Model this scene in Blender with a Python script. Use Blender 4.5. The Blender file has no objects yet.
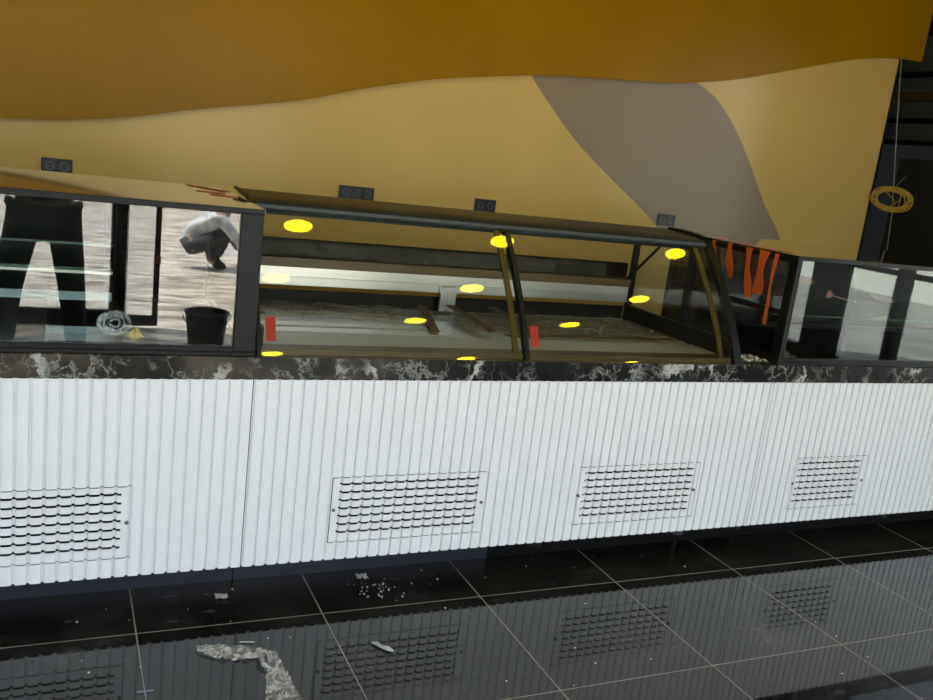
import bpy, bmesh, math, random
from mathutils import Vector, Matrix
random.seed(7)
C = bpy.context.scene.collection
SC = bpy.context.scene
PI = math.pi

# ---------------------------------------------------------------- camera
F, YAW, PIT, ROL, H = 889.57, .446649, .214297, -.123431, 1.58245
cy_, sy_, cp_, sp_ = math.cos(YAW), math.sin(YAW), math.cos(PIT), math.sin(PIT)
fwd = Vector((sy_*cp_, cy_*cp_, -sp_)); right = Vector((cy_, -sy_, 0)); down = fwd.cross(right)
cr, sr = math.cos(ROL), math.sin(ROL)
R0 = cr*right + sr*down; D0 = -sr*right + cr*down
cam_d = bpy.data.cameras.new('camera'); cam = bpy.data.objects.new('camera', cam_d); C.objects.link(cam)
cam.matrix_world = Matrix(((R0.x, -D0.x, -fwd.x, 0), (R0.y, -D0.y, -fwd.y, 0), (R0.z, -D0.z, -fwd.z, H), (0, 0, 0, 1)))
cam_d.sensor_width = 36; cam_d.lens = F/933*36; cam_d.clip_start = .01; cam_d.clip_end = 200
SC.camera = cam

# ---------------------------------------------------------------- sky, sun, exposure
wd = bpy.data.worlds.new('sky'); SC.world = wd; wd.use_nodes = True
wn = wd.node_tree; bg = wn.nodes['Background']
sky = wn.nodes.new('ShaderNodeTexSky'); sky.sky_type = 'NISHITA'; sky.sun_disc = False
sky.sun_elevation = math.radians(62); sky.sun_rotation = math.radians(200); sky.air_density = 1.2; sky.dust_density = 2.5
hz = wn.nodes.new('ShaderNodeMix'); hz.data_type = 'RGBA'; hz.inputs[0].default_value = .65; hz.inputs[7].default_value = (4.2, 4.3, 4.2, 1)
wn.links.new(sky.outputs[0], hz.inputs[6]); wn.links.new(hz.outputs[2], bg.inputs[0]); bg.inputs[1].default_value = .42
sd = bpy.data.lights.new('sun', 'SUN'); so = bpy.data.objects.new('sun', sd); C.objects.link(so)
sd.energy = 12.0; sd.angle = .01; sd.color = (1, .95, .86)
so.rotation_euler = Vector((.9, .28, -2.0)).to_track_quat('-Z', 'Y').to_euler()
SC.view_settings.view_transform = 'Standard'; SC.view_settings.look = 'None'
SC.view_settings.exposure = 1.12; SC.view_settings.gamma = 1; SC.view_settings.use_curve_mapping = False

# ---------------------------------------------------------------- materials
def mat(name, col=(.5, .5, .5), rough=.5, metal=0, spec=.5, coat=0, ior=None):
    m = bpy.data.materials.new(name); m.use_nodes = True
    b = m.node_tree.nodes['Principled BSDF']
    b.inputs['Base Color'].default_value = (*col, 1); b.inputs['Roughness'].default_value = rough
    b.inputs['Metallic'].default_value = metal; b.inputs['Specular IOR Level'].default_value = spec
    b.inputs['Coat Weight'].default_value = coat; b.inputs['Coat Roughness'].default_value = .05
    if ior: b.inputs['IOR'].default_value = ior
    return m
def nd(m, t, **k):
    n = m.node_tree.nodes.new(t)
    for a, v in k.items():
        if a in n.inputs: n.inputs[a].default_value = v
        else: setattr(n, a, v)
    return n
def ln(m, a, b): m.node_tree.links.new(a, b)
def ramp(m, src, stops):
    r = nd(m, 'ShaderNodeValToRGB'); e = r.color_ramp.elements
    while len(e) < len(stops): e.new(.5)
    for i, (p, c) in enumerate(stops):
        e[i].position = p; e[i].color = (*c, 1) if len(c) == 3 else c
    ln(m, src, r.inputs[0]); return r
def coords(m, scale=(1, 1, 1), rot=(0, 0, 0)):
    g = nd(m, 'ShaderNodeNewGeometry'); mp = nd(m, 'ShaderNodeMapping')
    mp.inputs['Scale'].default_value = scale; mp.inputs['Rotation'].default_value = rot
    ln(m, g.outputs['Position'], mp.inputs[0]); return mp.outputs[0]
def bsdf(m): return m.node_tree.nodes['Principled BSDF']
def mottle(m, c1, c2, scale, lo=.35, hi=.65, detail=5, sc=(1, 1, 1), dist=0):
    n = nd(m, 'ShaderNodeTexNoise', Scale=scale, Detail=detail, Distortion=dist)
    ln(m, coords(m, sc), n.inputs['Vector'])
    r = ramp(m, n.outputs[0], [(lo, c1), (hi, c2)]); ln(m, r.outputs[0], bsdf(m).inputs['Base Color']); return n
def bump(m, src, strength=.3, dist=.01):
    b = nd(m, 'ShaderNodeBump', Strength=strength, Distance=dist); ln(m, src, b.inputs['Height']); ln(m, b.outputs[0], bsdf(m).inputs['Normal'])

def glass(name, tint=(.96, .98, .97), ior=1.5, haze=0):
    m = bpy.data.materials.new(name); m.use_nodes = True; t = m.node_tree; t.nodes.clear()
    o = t.nodes.new('ShaderNodeOutputMaterial'); mx = t.nodes.new('ShaderNodeMixShader')
    tr = t.nodes.new('ShaderNodeBsdfTransparent'); tr.inputs[0].default_value = (*tint, 1)
    gl = t.nodes.new('ShaderNodeBsdfGlossy'); gl.inputs['Roughness'].default_value = .0 if not haze else .02
    ge = t.nodes.new('ShaderNodeNewGeometry'); dt = t.nodes.new('ShaderNodeVectorMath'); dt.operation = 'DOT_PRODUCT'
    t.links.new(ge.outputs['Normal'], dt.inputs[0]); t.links.new(ge.outputs['Incoming'], dt.inputs[1])
    def mt(op, a, b_=None):
        q = t.nodes.new('ShaderNodeMath'); q.operation = op
        for i_, z_ in enumerate((a, b_)):
            if z_ is None: continue
            if isinstance(z_, (int, float)): q.inputs[i_].default_value = z_
            else: t.links.new(z_, q.inputs[i_])
        return q.outputs[0]
    f0 = ((ior-1)/(ior+1))**2
    c_ = mt('ABSOLUTE', dt.outputs['Value']); p_ = mt('POWER', mt('SUBTRACT', 1.0, c_), 5.0)
    fr = mt('ADD', mt('MULTIPLY', p_, 1-f0), f0)
    t.links.new(fr, mx.inputs[0]); t.links.new(tr.outputs[0], mx.inputs[1]); t.links.new(gl.outputs[0], mx.inputs[2])
    t.links.new(mx.outputs[0], o.inputs[0]); return m

M = {}
M['white'] = mat('white_lacquered_mdf', (.78, .80, .84), .38, spec=.4)
M['dark'] = mat('black_board', (.004, .004, .0045), .5, spec=.2)
M['plinth'] = mat('navy_plinth_board', (.010, .014, .024), .35)
M['frame'] = mat('anthracite_aluminium', (.009, .0095, .011), .42, spec=.2)
M['blackframe'] = mat('black_aluminium', (.006, .006, .0065), .38, spec=.25)
M['topglass'] = mat('black_back_painted_glass', (.012, .011, .009), .03, ior=1.6, coat=1)
M['canopy'] = mat('steel_blue_aluminium', (.085, .105, .125), .36, metal=.7)
M['steel'] = mat('brushed_stainless', (.62, .62, .60), .28, metal=.9)
n = nd(M['steel'], 'ShaderNodeTexNoise', Scale=14, Detail=4); ln(M['steel'], coords(M['steel'], (.4, 6, 6)), n.inputs[0]); bump(M['steel'], n.outputs[0], .12, .004)
M['browngold'] = mat('brown_gold_edge', (.075, .05, .012), .3, spec=.4)
M['glass'] = glass('clear_glass', (.97, .985, .98), 1.75)
M['cglass'] = glass('curved_clear_glass', (.97, .98, .96), 1.55)
M['shelfglass'] = glass('green_edge_glass', (.80, .93, .88), 1.6)
M['facade_glass'] = glass('facade_glass', (.93, .95, .96), 1.45)
M['dimming'] = glass('dimming_facade_glass', (.55, .57, .57), 1.45)  # dark tint added to weaken daylight coming from the right
M['tinted'] = glass('dark_tinted_facade_glass', (.16, .165, .17), 1.5)
M['mustard'] = mat('mustard_lacquer', (.36, .165, .003), .25, spec=.08)
mottle(M['mustard'], (.32, .152, .001), (.36, .172, .0015), 1.4)
M['tan'] = mat('sand_yellow_lacquer', (.53, .37, .12), .16, spec=.22)
mottle(M['tan'], (.66, .435, .125), (.70, .465, .14), 1.1)
M['taupe'] = mat('taupe_lacquer', (.31, .225, .145), .2, spec=.2)
M['ceil'] = mat('dark_ceiling_paint', (.035, .033, .030), .8)
M['wallgrey'] = mat('dark_grey_plaster', (.06, .06, .062), .8)
M['socket'] = mat('black_socket_plastic', (.015, .015, .016), .35)
M['socketmetal'] = mat('dull_metal_contact', (.16, .16, .16), .4, metal=.7)
M['socketgrey'] = mat('dark_grey_insert', (.018, .020, .022), .4)
M['wire'] = mat('yellow_cable_sheath', (.55, .34, .03), .45)
M['cord'] = mat('pale_cord', (.42, .38, .26), .6)
M['orange'] = mat('orange_red_tape', (.62, .10, .015), .40)
M['rust'] = mat('brown_card', (.13, .065, .03), .7)
M['red'] = mat('red_sticker', (.42, .02, .012), .5)
M['lamp'] = mat('lamp_rim', (.6, .6, .6), .4)
def emit(name, col, s):
    m = mat(name, (.8, .8, .8)); b = bsdf(m); b.inputs['Emission Color'].default_value = (*col, 1); b.inputs['Emission Strength'].default_value = s; return m
M['lampglow'] = emit('yellow_lamp_glow', (1, .78, .0), 14)
M['aqua'] = mat('pale_aqua_lit_edge', (.22, .33, .34), .3)  # pale tone stands for light caught by the shelf edges
M['whitestrip'] = mat('milky_film_reflection', (.42, .46, .48), .3)  # film reflection put into a pale colour
M['greenedge'] = mat('dark_green_glass_edge', (.02, .07, .05), .25)
M['denim'] = mat('dark_trousers', (.022, .024, .032), .8)
M['trouser2'] = mat('charcoal_trousers', (.045, .05, .06), .8)
M['shirt2'] = mat('white_shirt', (.62, .66, .72), .8)
mottle(M['shirt2'], (.35, .38, .42), (.75, .78, .82), 9)
M['shirt1'] = mat('dark_shirt', (.06, .06, .055), .8)
M['skin'] = mat('skin', (.42, .24, .16), .55)
M['hair'] = mat('dark_hair', (.015, .012, .010), .7)
M['shoe'] = mat('dark_shoe', (.02, .02, .02), .6)
M['phone'] = mat('black_phone', (.01, .01, .012), .2)
M['bucket'] = mat('black_bucket_plastic', (.014, .014, .014), .45)
M['yellowpaper'] = mat('yellow_crumpled_wrapper', (.75, .62, .15), .6)

# marble
m = M['marble'] = mat('dark_veined_marble', (.02, .02, .02), .22, spec=.22)
v = coords(m)
nz = nd(m, 'ShaderNodeTexNoise', Scale=11, Detail=7, Roughness=.68); ln(m, v, nz.inputs[0])
mixv = nd(m, 'ShaderNodeMix', data_type='VECTOR'); mixv.inputs[0].default_value = .16
ln(m, v, mixv.inputs[4]); ln(m, nz.outputs['Color'], mixv.inputs[5])
vo = nd(m, 'ShaderNodeTexVoronoi', feature='DISTANCE_TO_EDGE', Scale=17); ln(m, mixv.outputs[1], vo.inputs[0])
vein = ramp(m, vo.outputs[0], [(.0, (.62, .62, .62)), (.05, (.10, .10, .10)), (.09, (0, 0, 0))])
nm = nd(m, 'ShaderNodeTexNoise', Scale=7, Detail=3); ln(m, v, nm.inputs[0]); mk = ramp(m, nm.outputs[0], [(.42, (0, 0, 0)), (.58, (1, 1, 1))])
mu = nd(m, 'ShaderNodeMath', operation='MULTIPLY'); ln(m, vein.outputs[0], mu.inputs[0]); ln(m, mk.outputs[0], mu.inputs[1])
v2 = nd(m, 'ShaderNodeTexVoronoi', feature='DISTANCE_TO_EDGE', Scale=3.1); ln(m, mixv.outputs[1], v2.inputs[0])
ve2 = ramp(m, v2.outputs[0], [(.0, (1, 1, 1)), (.018, (.9, .9, .9)), (.03, (0, 0, 0))])
nm2 = nd(m, 'ShaderNodeTexNoise', Scale=4.3, Detail=2); ln(m, coords(m, (1, 1, 1), (0, 0, 1.0)), nm2.inputs[0]); mk2 = ramp(m, nm2.outputs[0], [(.48, (0, 0, 0)), (.58, (1, 1, 1))])
mu2 = nd(m, 'ShaderNodeMath', operation='MULTIPLY'); ln(m, ve2.outputs[0], mu2.inputs[0]); ln(m, mk2.outputs[0], mu2.inputs[1])
mx2 = nd(m, 'ShaderNodeMath', operation='MAXIMUM'); ln(m, mu.outputs[0], mx2.inputs[0]); ln(m, mu2.outputs[0], mx2.inputs[1]); mu = mx2
nb = nd(m, 'ShaderNodeTexNoise', Scale=3.2, Detail=8, Distortion=.6); ln(m, v, nb.inputs[0])
sepx = nd(m, 'ShaderNodeSeparateXYZ'); ln(m, v, sepx.inputs[0])
brm = nd(m, 'ShaderNodeMapRange'); brm.inputs['From Min'].default_value = .2; brm.inputs['From Max'].default_value = 1.5
ln(m, sepx.outputs[0], brm.inputs[0])
basel = ramp(m, nb.outputs[0], [(.38, (.008, .008, .006)), (.50, (.030, .025, .018)), (.60, (.085, .070, .050))])
baser = ramp(m, nb.outputs[0], [(.40, (.006, .006, .006)), (.75, (.022, .022, .021))])
mb = nd(m, 'ShaderNodeMix', data_type='RGBA'); ln(m, brm.outputs[0], mb.inputs[0]); ln(m, basel.outputs[0], mb.inputs[6]); ln(m, baser.outputs[0], mb.inputs[7])
mf = nd(m, 'ShaderNodeMix', data_type='RGBA'); ln(m, mu.outputs[0], mf.inputs[0]); ln(m, mb.outputs[2], mf.inputs[6]); mf.inputs[7].default_value = (.42, .42, .40, 1)
ln(m, mf.outputs[2], bsdf(m).inputs['Base Color'])

# floor tiles: .6 m grid (grout modelled in the node pattern)
GX, GY = .25648, 2.66501
m = M['tile'] = mat('black_polished_tile', (.012, .012, .013), .06, spec=.5)
v = coords(m); sep = nd(m, 'ShaderNodeSeparateXYZ'); ln(m, v, sep.inputs[0])
def groutline(axis, off):
    a = nd(m, 'ShaderNodeMath', operation='SUBTRACT'); ln(m, sep.outputs[axis], a.inputs[0]); a.inputs[1].default_value = off - .3 - 60
    b = nd(m, 'ShaderNodeMath', operation='MODULO'); ln(m, a.outputs[0], b.inputs[0]); b.inputs[1].default_value = .6
    c = nd(m, 'ShaderNodeMath', operation='SUBTRACT'); ln(m, b.outputs[0], c.inputs[0]); c.inputs[1].default_value = .3
    d = nd(m, 'ShaderNodeMath', operation='ABSOLUTE'); ln(m, c.outputs[0], d.inputs[0])
    e = nd(m, 'ShaderNodeMath', operation='LESS_THAN'); ln(m, d.outputs[0], e.inputs[0]); e.inputs[1].default_value = .0018
    return e
g1, g2 = groutline(0, GX), groutline(1, GY)
gm = nd(m, 'ShaderNodeMath', operation='MAXIMUM'); ln(m, g1.outputs[0], gm.inputs[0]); ln(m, g2.outputs[0], gm.inputs[1])
dn = nd(m, 'ShaderNodeTexNoise', Scale=3, Detail=10, Roughness=.7); ln(m, v, dn.inputs[0])
dr = ramp(m, dn.outputs[0], [(.40, (.008, .008, .009)), (.60, (.024, .024, .024)), (.74, (.075, .075, .072))])
sp = nd(m, 'ShaderNodeTexNoise', Scale=55, Detail=3); ln(m, v, sp.inputs[0])
spr = ramp(m, sp.outputs[0], [(.71, (0, 0, 0)), (.78, (.25, .25, .25))])
scn = nd(m, 'ShaderNodeTexNoise', Scale=6, Detail=8, Distortion=1.5); ln(m, coords(m, (1, 5, 1), (0, 0, .5)), scn.inputs[0])
scr = ramp(m, scn.outputs[0], [(.66, (0, 0, 0)), (.74, (.06, .06, .058))])
ad = nd(m, 'ShaderNodeMix', data_type='RGBA', blend_type='ADD'); ad.inputs[0].default_value = 1; ln(m, dr.outputs[0], ad.inputs[6]); ln(m, spr.outputs[0], ad.inputs[7])
ad2 = nd(m, 'ShaderNodeMix', data_type='RGBA', blend_type='ADD'); ad2.inputs[0].default_value = 1; ln(m, ad.outputs[2], ad2.inputs[6]); ln(m, scr.outputs[0], ad2.inputs[7])
fx = nd(m, 'ShaderNodeMix', data_type='RGBA'); ln(m, gm.outputs[0], fx.inputs[0]); ln(m, ad2.outputs[2], fx.inputs[6]); fx.inputs[7].default_value = (.30, .27, .21, 1)
ln(m, fx.outputs[2], bsdf(m).inputs['Base Color'])
rr = nd(m, 'ShaderNodeMapRange'); rr.inputs['To Min'].default_value = .0; rr.inputs['To Max'].default_value = .07; ln(m, dn.outputs[0], rr.inputs[0])
rg = nd(m, 'ShaderNodeMath', operation='MAXIMUM'); ln(m, rr.outputs[0], rg.inputs[0]); ln(m, gm.outputs[0], rg.inputs[1])
ln(m, rg.outputs[0], bsdf(m).inputs['Roughness'])

# outdoor pavement, streaked and wet
m = M['pave'] = mat('wet_streaked_pavement', (.5, .44, .36), .35)
n = mottle(m, (.22, .17, .12), (.80, .74, .64), 2.4, .38, .60, 8, (1, 3.2, 1), .8)
M['darkstone'] = mat('dark_stone', (.010, .008, .005), .45, spec=.1)
M['ledgegold'] = mat('brown_gold_ledge', (.11, .068, .018), .4)
M['subfloor'] = mat('rough_screed', (.010, .010, .010), .9)

def film_mat(name, dens=.5, col=(.8, .8, .8)):
    m = bpy.data.materials.new(name); m.use_nodes = True; t = m.node_tree
    b = t.nodes['Principled BSDF']; b.inputs['Base Color'].default_value = (*col, 1); b.inputs['Roughness'].default_value = .22
    o = [x for x in t.nodes if x.type == 'OUTPUT_MATERIAL'][0]
    tr = t.nodes.new('ShaderNodeBsdfTransparent'); mx = t.nodes.new('ShaderNodeMixShader')
    no = t.nodes.new('ShaderNodeTexNoise'); no.inputs['Scale'].default_value = 28; no.inputs['Detail'].default_value = 6; no.inputs['Distortion'].default_value = 1.2
    g = t.nodes.new('ShaderNodeNewGeometry'); t.links.new(g.outputs['Position'], no.inputs[0])
    r = t.nodes.new('ShaderNodeMapRange'); r.inputs[1].default_value = .42; r.inputs[2].default_value = .62; r.inputs[3].default_value = dens*.35; r.inputs[4].default_value = min(1, dens*1.6)
    t.links.new(no.outputs[0], r.inputs[0]); t.links.new(r.outputs[0], mx.inputs[0]); t.links.new(tr.outputs[0], mx.inputs[1]); t.links.new(b.outputs[0], mx.inputs[2]); t.links.new(mx.outputs[0], o.inputs[0])
    return m
M['film'] = film_mat('clear_plastic_film', .17, (.75, .72, .66))
M['filmthin'] = film_mat('thin_cellophane', .05, (.6, .58, .5))
M['filmwhite'] = film_mat('milky_plastic_film', .33, (.80, .80, .78))
M['scrap'] = mat('grey_scrap', (.45, .45, .42), .6)
M['bluegrey'] = mat('blue_grey_plastic', (.18, .22, .32), .4)
M['brownfloor'] = mat('brown_tray_liner', (.14, .095, .06), .5)
mottle(M['brownfloor'], (.08, .055, .035), (.2, .145, .10), 7)
M['neigh'] = mat('outer_building_cladding', (.05, .055, .06), .7)
M['pale'] = mat('pale_green_render', (.72, .76, .66), .8)

def P2(px, py, y):
    d = R0*((px-466.5)/F) + D0*((py-350)/F) + fwd; return Vector((0, 0, H)) + d*(y/d.y)
V3 = P2
# ---------------------------------------------------------------- mesh helpers
class B:
    def __init__(s): s.v = []; s.f = []; s.m = []
    def add(s, vs, fs, mi=0):
        o = len(s.v); s.v += [tuple(x) for x in vs]; s.f += [tuple(i+o for i in f) for f in fs]; s.m += [mi]*len(fs); return s
    def box(s, x0, x1, y0, y1, z0, z1, mi=0):
        return s.add([(x, y, z) for x in (x0, x1) for y in (y0, y1) for z in (z0, z1)],
            [(0, 1, 3, 2), (4, 6, 7, 5), (0, 4, 5, 1), (2, 3, 7, 6), (0, 2, 6, 4), (1, 5, 7, 3)], mi)
    def tube(s, pts, r, n=8, mi=0, cap=True):
        pts = [Vector(p) for p in pts]; rs = r if isinstance(r, (list, tuple)) else [r]*len(pts)
        vs = []; prev = None
        for i, p in enumerate(pts):
            t = (pts[min(i+1, len(pts)-1)] - pts[max(i-1, 0)]).normalized()
            if prev is None: a = t.orthogonal().normalized()
            else:
                a = prev - t*prev.dot(t); a.normalize()
            prev = a; b = t.cross(a)
            for k in range(n):
                q = 2*PI*k/n; vs.append(p + (a*math.cos(q) + b*math.sin(q))*rs[i])
        fs = [(i*n+k, i*n+(k+1) % n, (i+1)*n+(k+1) % n, (i+1)*n+k) for i in range(len(pts)-1) for k in range(n)]
        if cap: fs += [tuple(range(n))[::-1], tuple((len(pts)-1)*n+k for k in range(n))]
        return s.add(vs, fs, mi)
    def lathe(s, prof, c=(0, 0, 0), n=32, mi=0, axis='z', ring=False):
        vs = []
        for r, h in prof:
            for k in range(n):
                q = 2*PI*k/n
                p = (r*math.cos(q), r*math.sin(q), h) if axis == 'z' else (r*math.cos(q), h, r*math.sin(q))
                vs.append((p[0]+c[0], p[1]+c[1], p[2]+c[2]))
        fs = [(i*n+k, i*n+(k+1) % n, (i+1)*n+(k+1) % n, (i+1)*n+k) for i in range(len(prof)-1) for k in range(n)]
        if ring: fs += [((len(prof)-1)*n+k, (len(prof)-1)*n+(k+1) % n, (k+1) % n, k) for k in range(n)]
        else: fs += [tuple(range(n))[::-1], tuple((len(prof)-1)*n+k for k in range(n))]
        return s.add(vs, fs, mi)
    def strip(s, prof, x0, x1, th, mi=0, nx=1):
        """extrude a (y,z) polyline along x with thickness th (to the back)"""
        P = [Vector((p[0], p[1])) for p in prof]; N = []
        for i in range(len(P)):
            t = (P[min(i+1, len(P)-1)] - P[max(i-1, 0)]).normalized(); N.append(Vector((t.y, -t.x)))
        ring = [p for p in P] + [P[i] + N[i]*th for i in range(len(P)-1, -1, -1)]
        k = len(ring); vs = [(x, q.x, q.y) for x in (x0, x1) for q in ring]
        fs = [(i, (i+1) % k, k+(i+1) % k, k+i) for i in range(k)]
        n = len(P)
        for i in range(n-1):
            fs.append((i, k-1-i, k-2-i, i+1)); fs.append((k+i, k+i+1, k+k-2-i, k+k-1-i))
        return s.add(vs, fs, mi)
    def obj(s, name, mats, parent=None, smooth=False, bevel=0, loc=None):
        me = bpy.data.meshes.new(name); me.from_pydata(s.v, [], s.f)
        mats = mats if isinstance(mats, (list, tuple)) else [mats]
        for q in mats: me.materials.append(M[q])
        for i, p in enumerate(me.polygons): p.material_index = s.m[i]
        bm = bmesh.new(); bm.from_mesh(me); bmesh.ops.recalc_face_normals(bm, faces=bm.faces); bm.to_mesh(me); bm.free()
        if smooth:
            for p in me.polygons: p.use_smooth = True
            try: me.set_sharp_from_angle(angle=math.radians(40))
            except Exception: pass
        o = bpy.data.objects.new(name, me); C.objects.link(o)
        if parent is not None:
            o.parent = parent
            pl = Vector(parent.location) if parent.parent is None else Vector(parent.parent.location)
            if parent.parent is None and parent.type == 'EMPTY': o.location = -Vector(parent.location)
        if bevel:
            b = o.modifiers.new('bevel', 'BEVEL'); b.width = bevel; b.segments = 2; b.limit_method = 'ANGLE'
        return o
def tag(o, label=None, cat=None, group=None, kind=None):
    if label: o['label'] = label
    if cat: o['category'] = cat
    if group: o['group'] = group
    if kind: o['kind'] = kind
    return o
def thing(name, label, cat, loc=(0, 0, 0), group=None):
    o = bpy.data.objects.new(name, None); o.empty_display_size = .1; C.objects.link(o); o.location = loc
    return tag(o, label, cat, group)
def struct(name, b, mats, **k): return tag(b.obj(name, mats, **k), kind='structure')

# ================================================================= SETTING
FLOOR_EDGE = 2.955
struct('floor', B().box(-6, 7, -.80, FLOOR_EDGE, -.05, 0), 'tile')
struct('floor_screed', B().box(-6, 7, FLOOR_EDGE, 8, -.05, -.012), 'subfloor')
struct('pavement', B().box(-30, 7, -30, -.80, -.08, -.01), 'pave')
M['pave2'] = mat('shaded_grey_pavement', (.16, .165, .15), .6)  # lack of sun on this ground is put into its grey
mottle(M['pave2'], (.12, .125, .115), (.22, .225, .205), 1.2)
struct('pavement', B().box(7, 40, -30, 20, -.08, -.01), 'pave2')
struct('ceiling', B().box(-6.1, 7.1, -1.5, 8.1, 3.2, 3.3), 'ceil')
struct('wall_left', B().box(-6.1, -6, -1.45, 8, -.05, 3.2), 'wallgrey')
struct('wall_rear', B().box(-6, 7, 8, 8.1, -.05, 3.2), 'wallgrey')

# patterned back wall
W = 5.3; XE = 5.945
Lc = [(-.1, 4.08), (.4, 3.98), (.9, 3.93), (1.251, 3.915), (1.338, 3.759)][0:0]
Lc = [(-.05, 4.6), (.6, 4.33), (1.0, 4.12), (1.251, 3.915), (1.338, 3.80), (1.592, 3.40), (1.767, 3.146), (1.965, 2.921), (2.127, 2.76), (2.5, 2.52), (3.2, 2.2)]
Rc = [(-.05, 5.75), (.6, 5.48), (1.25, 5.09), (1.521, 4.85), (1.797, 4.645), (2.025, 4.445), (2.195, 4.238), (2.266, 4.07), (2.33, 3.9), (2.8, 3.5), (3.2, 3.3)]
def interp(tab, z):
    if z <= tab[0][0]: return tab[0][1]
    for i in range(len(tab)-1):
        a, b = tab[i], tab[i+1]
        if z <= b[0]:
            # catmull-rom
            p0 = tab[max(i-1, 0)]; p3 = tab[min(i+2, len(tab)-1)]
            t = (z-a[0])/(b[0]-a[0]); d = b[0]-a[0]
            m1 = (b[1]-p0[1])/(b[0]-p0[0])*d; m2 = (p3[1]-a[1])/(p3[0]-a[0])*d
            return (2*t**3-3*t**2+1)*a[1]+(t**3-2*t**2+t)*m1+(-2*t**3+3*t**2)*b[1]+(t**3-t**2)*m2
    return tab[-1][1]
b = B(); zs = [-.012 + i*(3.212)/80 for i in range(81)]
for i in range(80):
    z0, z1 = zs[i], zs[i+1]
    a0, a1, c0, c1 = interp(Lc, z0), interp(Lc, z1), interp(Rc, z0), interp(Rc, z1)
    for x0, x0b, x1, x1b, mi in ((-6, -6, a0, a1, 0), (a0, a1, c0, c1, 1), (c0, c1, XE, XE, 0)):
        b.add([(x0, W, z0), (x1, W, z0), (x1b, W, z1), (x0b, W, z1)], [(0, 1, 2, 3)], mi)
b.add([(-6, W+.12, -.012), (XE, W+.12, -.012), (XE, W+.12, 3.2), (-6, W+.12, 3.2), (XE, W, -.012), (XE, W, 3.2), (-6, W, -.012), (-6, W, 3.2)],
      [(0, 1, 2, 3), (1, 4, 5, 2), (0, 3, 7, 6), (2, 5, 7, 3), (0, 6, 4, 1)], 2)
wb = struct('wall_back', b, ['tan', 'taupe', 'blackframe'])

# mustard wave panel in front of the wall
wv = [(-6, 2.2), (-4.2, 1.75), (-2.6, 1.52), (-1.3, 1.455), (-.6, 1.46), (-.26, 1.481), (.012, 1.508), (.347, 1.563), (.7, 1.65), (1.24, 1.768), (1.582, 1.876), (2.007, 1.99), (2.462, 2.077), (2.738, 2.122),
      (3.177, 2.168), (3.645, 2.208), (3.889, 2.24), (4.307, 2.325), (4.826, 2.473), (5.281, 2.60), (5.494, 2.645), (5.769, 2.685), (6.019, 2.697)]
SY = 5.20; k = SY/5.15
wv = [(x*k if x > -5 else x, H+(z-H)*k) for x, z in wv]
fine = []
for i in range(len(wv)-1):
    for j in range(4):
        x = wv[i][0] + (wv[i+1][0]-wv[i][0])*j/4; fine.append((x, interp(wv, x)))
fine.append(wv[-1])
b = B()
n = len(fine); vs = []
for y in (SY, SY+.035): 
    for x, z in fine: vs.append((x, y, z))
    for x, z in fine: vs.append((x, y, 3.2))
for i in range(n-1):
    pass
fs = []
for i in range(n-1):
    fs += [(i, i+1, n+i+1, n+i), (2*n+i, 3*n+i, 3*n+i+1, 2*n+i+1), (i, 2*n+i, 2*n+i+1, i+1)]
fs += [(n-1, 3*n-1, 4*n-1, 2*n-1), (0, n, 3*n, 2*n)]
b.add(vs, fs)
struct('trim_1', b, 'mustard')
struct('trim_3', B().box(XE+.0005, XE+.02, W-.006, W+.12, -.012, 2.9), 'blackframe')
struct('trim_2', B().box(-6, 5.8, SY+.035, W, 2.95, 3.2), 'blackframe')

# side glass facade x = 7
SX = 7.0
b = B()
for y in (-1.45, -.05, 1.3, 2.7, 4.3, 7.9): b.box(SX, SX+.12, y-.05, y+.05, -.01, 3.2)
b.box(SX-.1, SX+.12, -1.0, -.70, -.01, 3.2); b.box(SX, SX+.12, -1.45, 8, -.01, .10); b.box(SX, SX+.12, -1.45, 8, 3.10, 3.2)
b.box(SX, SX+.10, -1.45, 2.7, .98, 1.03)
fr = struct('window_1', b, 'blackframe')
def sub(name, b, mats, parent, label=None, **k):
    o = b.obj(name, mats, parent, **k)
    if label: o['label'] = label
    return o
sub('pane', B().box(SX+.05, SX+.058, -1.4, 2.7, .1, 3.1), 'facade_glass', fr)
sub('tinted_pane', B().box(SX+.05, SX+.058, 2.7, 8, .1, 3.1), 'tinted', fr, 'dark blue tinted pane')
M['railbrown'] = mat('brown_beam', (.085, .055, .02), .5)
M['railgrey'] = mat('blue_grey_rail', (.10, .12, .14), .5)
M['blind'] = mat('dark_brown_screen', (.035, .031, .026), .7)
M['bluepane'] = mat('slate_blue_panel', (.075, .080, .080), .35)
sub('beam', B().box(SX-.06, SX, 2.7, 8, 2.53, 2.615), 'railbrown', fr, 'brown beam')
sub('rail', B().box(SX-.03, SX, 2.7, 8, 2.622, 2.64), 'railgrey', fr, 'pale grey edge rail')
for z0, z1 in ((2.74, 2.79), (2.34, 2.385), (2.15, 2.19)): sub('rail', B().box(SX-.02, SX, 2.7, 8, z0, z1), 'blackframe', fr)
for z0, z1 in ((2.79, 3.1), (2.64, 2.74), (2.385, 2.53), (2.19, 2.34), (.1, 2.15)):
    pass
sub('spandrel_panel', B().box(SX+.02, SX+.04, 2.7, 8, 2.15, 3.1), 'bluepane', fr, 'slate blue upper panel')
sub('screen', B().box(SX-.012, SX+.01, 4.3, 5.98, .1, 2.03), 'blind', fr, 'dark brown screen')
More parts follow.
